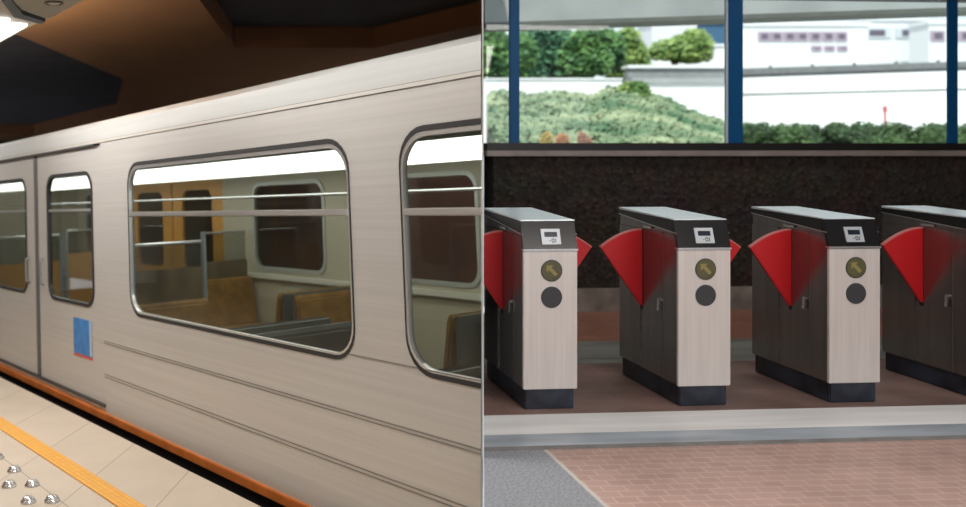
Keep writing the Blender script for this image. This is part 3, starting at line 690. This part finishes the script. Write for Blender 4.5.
for i, (px, d, lab) in enumerate([(548, 14.4, 'low shrub with yellow-orange flowers at the bank foot, beside the narrow blue mullion'), (565, 14.5, 'orange flowering shrub second along the foot of the bank'), (583, 14.4, 'reddish flowering shrub at the foot of the bank, furthest from the narrow mullion')]):
    bush('flowering_shrub', lab, 'shrub', ax(px, d), d, 1.38, (0.17, 0.15, 0.24), 3, [leafmat('flower_yellow', (0.30, 0.30, 0.10), (0.75, 0.50, 0.12)), leafmat('flower_orange', (0.35, 0.22, 0.12), (0.75, 0.30, 0.12)), leafmat('flower_red', (0.30, 0.22, 0.14), (0.62, 0.25, 0.16))][i], 0.03, 250)
bush('bush', 'yellow-green bush growing out of the ivy bank top', 'bush', ax(637, 21), 21, zz(124, 21), (20 / 900 * 21, 0.5, 0.72), 4, green_c, 0.07, 500)
# white wall and road beyond the bank
w = thing('boundary_wall', 'low white concrete wall along the top of the ivy bank', 'wall', loc=along(ax(550, 24), 24, 1.4))
def wpart(name, px0, px1, d0, d1, y0, y1, m, parent, base=None):
    o = obox(name, ax(px0, d0), ax(px1, d0), d0, d1, zz(y1, d0) if base is None else base, zz(y0, d0), m)
    o.parent = parent; o.matrix_parent_inverse = Matrix.Translation(-parent.location)
    return o
wpart('wall_body', 485, 622, 24, 24.4, 79.5, 95, white_m, w, base=1.3); wpart('coping', 485, 623, 23.95, 24.45, 78, 79.5, white_m, w)
w = thing('retaining_wall', 'sunlit white retaining wall beyond the ivy bank, beside the thick blue mullion', 'wall', loc=along(ax(690, 25), 25, 1.4))
wpart('wall_body', 632, 735, 25, 25.5, 83, 140, white_m, w, base=1.3)
wpart('coping', 632, 735, 24.9, 25.5, 78, 83, conc_m, w)
wpart('guard_rail', 628, 735, 26, 26.3, 68, 78, mat('pale_concrete', (0.26, 0.27, 0.275), 0.8, var=0.1), w)
wpart('rail_cap', 628, 735, 25.9, 26.4, 65, 68, white_m, w)
w = thing('roadside_wall', 'white roadside wall below the dark blue building', 'wall', loc=along(ax(700, 40), 40, 1.4))
wpart('wall_body', 655, 742, 40, 40.5, 46, 90, white_m, w, base=1.3); wpart('coping', 655, 742, 39.9, 40.6, 44, 46, white_m, w)
# road bridge seen through the wide bay
b = thing('road_bridge', 'white concrete road bridge with grey parapet running across beyond the hedge', 'bridge', loc=along(ax(850, 30), 30, 1.4))
def bridge_part(name, y0a, y1a, y0b, y1b, dd, m, depth=0.6):
    d0, d1 = 33.0 + dd, 30.0 + dd          # the bridge comes nearer towards its far end
    A0, A1 = ax(738, d0), ax(985, d1)
    p = MB(); p.prism([along(A0, d0, zz(y1a, d0)), along(A1, d1, zz(y1b, d1)), along(A1, d1, zz(y0b, d1)), along(A0, d0, zz(y0a, d0))], FW * depth)
    o = p.build(name, m, b); o.matrix_parent_inverse = Matrix.Translation(-b.location); return o
bridge_part('parapet', 68.5, 75.5, 60.5, 67.5, 0.3, mat('parapet_grey', (0.17, 0.18, 0.185), 0.8, var=0.12))
bridge_part('parapet_shadow', 75, 79, 67, 71, 0.2, mat('parapet_dark', (0.05, 0.05, 0.058), 0.8, var=0.2))  # dark band drawn for the shadow below the parapet
bridge_part('deck', 78, 94, 70, 88, 0.0, white_m, 4.0)
bridge_part('deck_shadow_line', 94, 96, 88, 90, 0.03, dark_conc_shade_m, 3.0)  # thin dark strip painted as the shadow line under the deck
bridge_part('abutment', 96, 150, 90, 150, 0.02, white_m, 2.0)
for k in range(5):
    px = 770 + 42 * k; t = (px - 738) / 247; d = 33 - 3 * t + 0.25
    p = MB(); yb = 69.0 - 8 * t; p.prism([along(ax(px, d), d, zz(yb + 0.5, d)), along(ax(px + 2, d), d, zz(yb + 0.5, d)), along(ax(px + 2, d), d, zz(yb - 2.5, d)), along(ax(px, d), d, zz(yb - 2.5, d))], FW * 0.08)
    o = p.build('parapet_post', dark_conc_shade_m, b); o.matrix_parent_inverse = Matrix.Translation(-b.location)
# hedge at the foot of the bridge
def hedge():
    d = 19; c = along(ax(860, d), d, 1.38)
    t = thing('hedge', 'long dark green hedge along the foot of the white bridge', 'hedge', loc=c)
    q = MB(); stems = MB()
    for i in range(16):
        px = 752 + 15.4 * i; o = along(ax(px, d), d, 1.38) - c
        stems.tube([o, o + Vector((0, 0, 0.4))], 0.03, 6)
        for k in range(2):
            cc = (o.x + random.uniform(-.1, .1), o.y + random.uniform(-.2, .2), 0.16 + 0.20 * k + random.uniform(-.03, .03))
            rr = (0.27, 0.30, 0.26); mass(q, cc, (.23, .26, .23)); leaf_cloud(q, cc, rr, 420, 0.05)
    q.build('foliage', green_d, t); stems.build('stem', mat('bark', (0.09, 0.06, 0.04), 0.9), t)
hedge()
pst = thing('marker_post', 'thin red marker post standing behind the hedge', 'post', loc=along(ax(885, 24), 24, 1.4))
q = MB(); q.cyl((0, 0, 0), (0, 0, zz(108, 24) - 1.4), 0.03, 12); q.build('post', mat('post_red', (0.50, 0.10, 0.12), 0.5), pst)
q = MB(); q.box((-0.05, -0.03, zz(112, 24) - 1.4), (0.05, 0.03, zz(106, 24) - 1.4), 0.01); q.build('post_cap', mat('post_red', (0.5, 0.1, 0.12)), pst)
# buildings
def building(label, a0, a1, d, y0, y1, m, rows, depth=2, base=1.4):
    z1 = zz(y0, d)
    t = thing('building', label, 'building', loc=along((a0 + a1) / 2, d, base))
    def put(o): o.parent = t; o.matrix_parent_inverse = Matrix.Translation(-t.location); return o
    put(obox('wall', a0, a1, d, d + depth, base, z1, m)); put(obox('roof', a0 - .15, a1 + .15, d - .15, d + depth, z1, z1 + .25, m))
    for (xs, ya, yb, wpx, fm) in rows:
        for px in xs:
            f = put(obox('window', ax(px, d), ax(px + wpx, d), d - 0.12, d + 0.02, zz(yb, d), zz(ya, d), fm))
            o = obox('pane', ax(px + wpx * .22, d), ax(px + wpx * .78, d), d - 0.16, d, zz(yb - 2, d), zz(ya + 2, d), mat('far_pane', (0.12, 0.10, 0.14), 0.3)); o.parent = f; o.matrix_parent_inverse = f.matrix_world.inverted()
    return t
pinkgrey = mat('window_surround', (0.36, 0.29, 0.36), 0.6)
bw = mat('building_white', (0.70, 0.72, 0.74), 0.7, var=0.03)
bpy.context.view_layer.update()
building('long white building with rows of mauve windows beyond the bridge', ax(738, 62), ax(868, 62), 62, 26, 70, bw, [([758, 770.5, 783.5, 796, 809, 822, 835], 32, 41, 11.5, pinkgrey), ([811, 824, 837], 46, 51, 10, pinkgrey)])
building('white block with a wide grey-blue roof light beyond the bridge', ax(858, 66), ax(925, 66), 66, 21, 70, bw, [([862, 895], 28, 38, 28, mat('grey_blue_panel', (0.55, 0.60, 0.64), 0.5))])
building('white building with mauve windows behind the far blue mullion', ax(929, 62), ax(1010, 62), 62, 24, 70, bw, [([930, 958, 974], 31, 41, 14, pinkgrey)])
building('dark blue building beside the thick blue mullion', ax(699, 54), ax(740, 54), 54, 24, 44, mat('building_blue', (0.035, 0.10, 0.19), 0.6), [], base=1.4)
building('pale grey house behind the lone round bush', ax(652, 50), ax(697, 50), 50, 22, 50, mat('house_grey', (0.62, 0.63, 0.66), 0.7), [], base=1.4)

# ------------------------------------------------------------------ LIGHT
def area(name, M, sx, sy, power, col=(1, 1, 1)):
    l = bpy.data.lights.new(name, 'AREA'); l.shape = 'RECTANGLE'; l.size = sx; l.size_y = sy; l.energy = power; l.color = col
    o = bpy.data.objects.new(name, l); COL.objects.link(o); o.matrix_world = M; return o
flip = Matrix.Identity(4)
# platform light: one at the visible lamp, the rest unseen lamps added for brightness
area('platform_light', T @ Matrix.Translation((-2.2, -1.1, 3.17)), 2.0, 0.3, 72, (1.0, 0.97, 0.92))
area('platform_light', T @ Matrix.Translation((0.6, -1.1, 3.35)), 2.4, 0.3, 90, (1.0, 0.97, 0.92))
area('platform_light', T @ Matrix.Translation((-6.5, -1.2, 3.3)), 3.0, 0.4, 75, (1.0, 0.97, 0.92))
area('platform_light', T @ Matrix.Translation((0.0, -4.0, 3.3)), 5.0, 0.5, 28, (1.0, 0.97, 0.92))
# extra unseen light added for the warm glow on the ceiling beside the lamp
area('ceiling_glow_fill', T @ Matrix.Translation((-2.5, -0.78, 3.36)) @ Matrix.Rotation(PI, 4, 'X'), 2.6, 0.12, 36, (1.0, 0.78, 0.46))
# train interior
area('train_tube', T @ Matrix.Translation((-4.0, 0.77, 2.05)), 9.0, 0.2, 20, (1.0, 1.0, 0.94))
area('train_tube', T @ Matrix.Translation((-4.0, 1.83, 2.05)), 9.0, 0.2, 20, (1.0, 1.0, 0.94))
# added hall lights without fixtures, to brighten gate fronts, sides and floor
def aim(loc, to):
    return Matrix.Translation(loc) @ (Vector(to) - Vector(loc)).to_track_quat('-Z', 'Y').to_matrix().to_4x4()
area('hall_fill', aim((2.6, 0.6, 3.1), (2.8, 4.8, 0.3)), 4.0, 1.0, 150, (1.0, 0.93, 0.88))
area('hall_fill', Matrix.Translation((4.0, 6.6, 3.15)), 4.0, 0.4, 17, (1.0, 0.94, 0.88))
area('tunnel_wall_fill', T @ Matrix.Translation((-6, 6.0, 2.2)) @ Matrix.Rotation(PI / 2, 4, 'X'), 8.0, 0.3, 40, (1.0, 0.85, 0.8))  # added light, makes the far wall show maroon through the train windows
area('hall_fill', Matrix.Translation((3.4, 3.2, 3.15)), 4.0, 0.5, 45, (1.0, 0.96, 0.92))
sun = bpy.data.lights.new('sun', 'SUN'); sun.energy = 4.0; sun.angle = 0.02; sun.color = (1.0, 0.97, 0.92)
so = bpy.data.objects.new('sun', sun); COL.objects.link(so); so.rotation_euler = Vector((0.35, 0.62, -0.78)).to_track_quat('-Z', 'Y').to_euler()
wd = bpy.data.worlds.new('world'); scene.world = wd; wd.use_nodes = True
wd.node_tree.nodes['Background'].inputs[0].default_value = (0.86, 0.94, 1.0, 1); wd.node_tree.nodes['Background'].inputs[1].default_value = 1.1

vs = scene.view_settings
vs.view_transform = 'Standard'; vs.look = 'None'; vs.gamma = 1.0; vs.exposure = 0.0; vs.use_curve_mapping = False
scene.cycles.caustics_reflective = False; scene.cycles.max_bounces = 10; scene.cycles.transparent_max_bounces = 16; scene.cycles.sample_clamp_indirect = 6
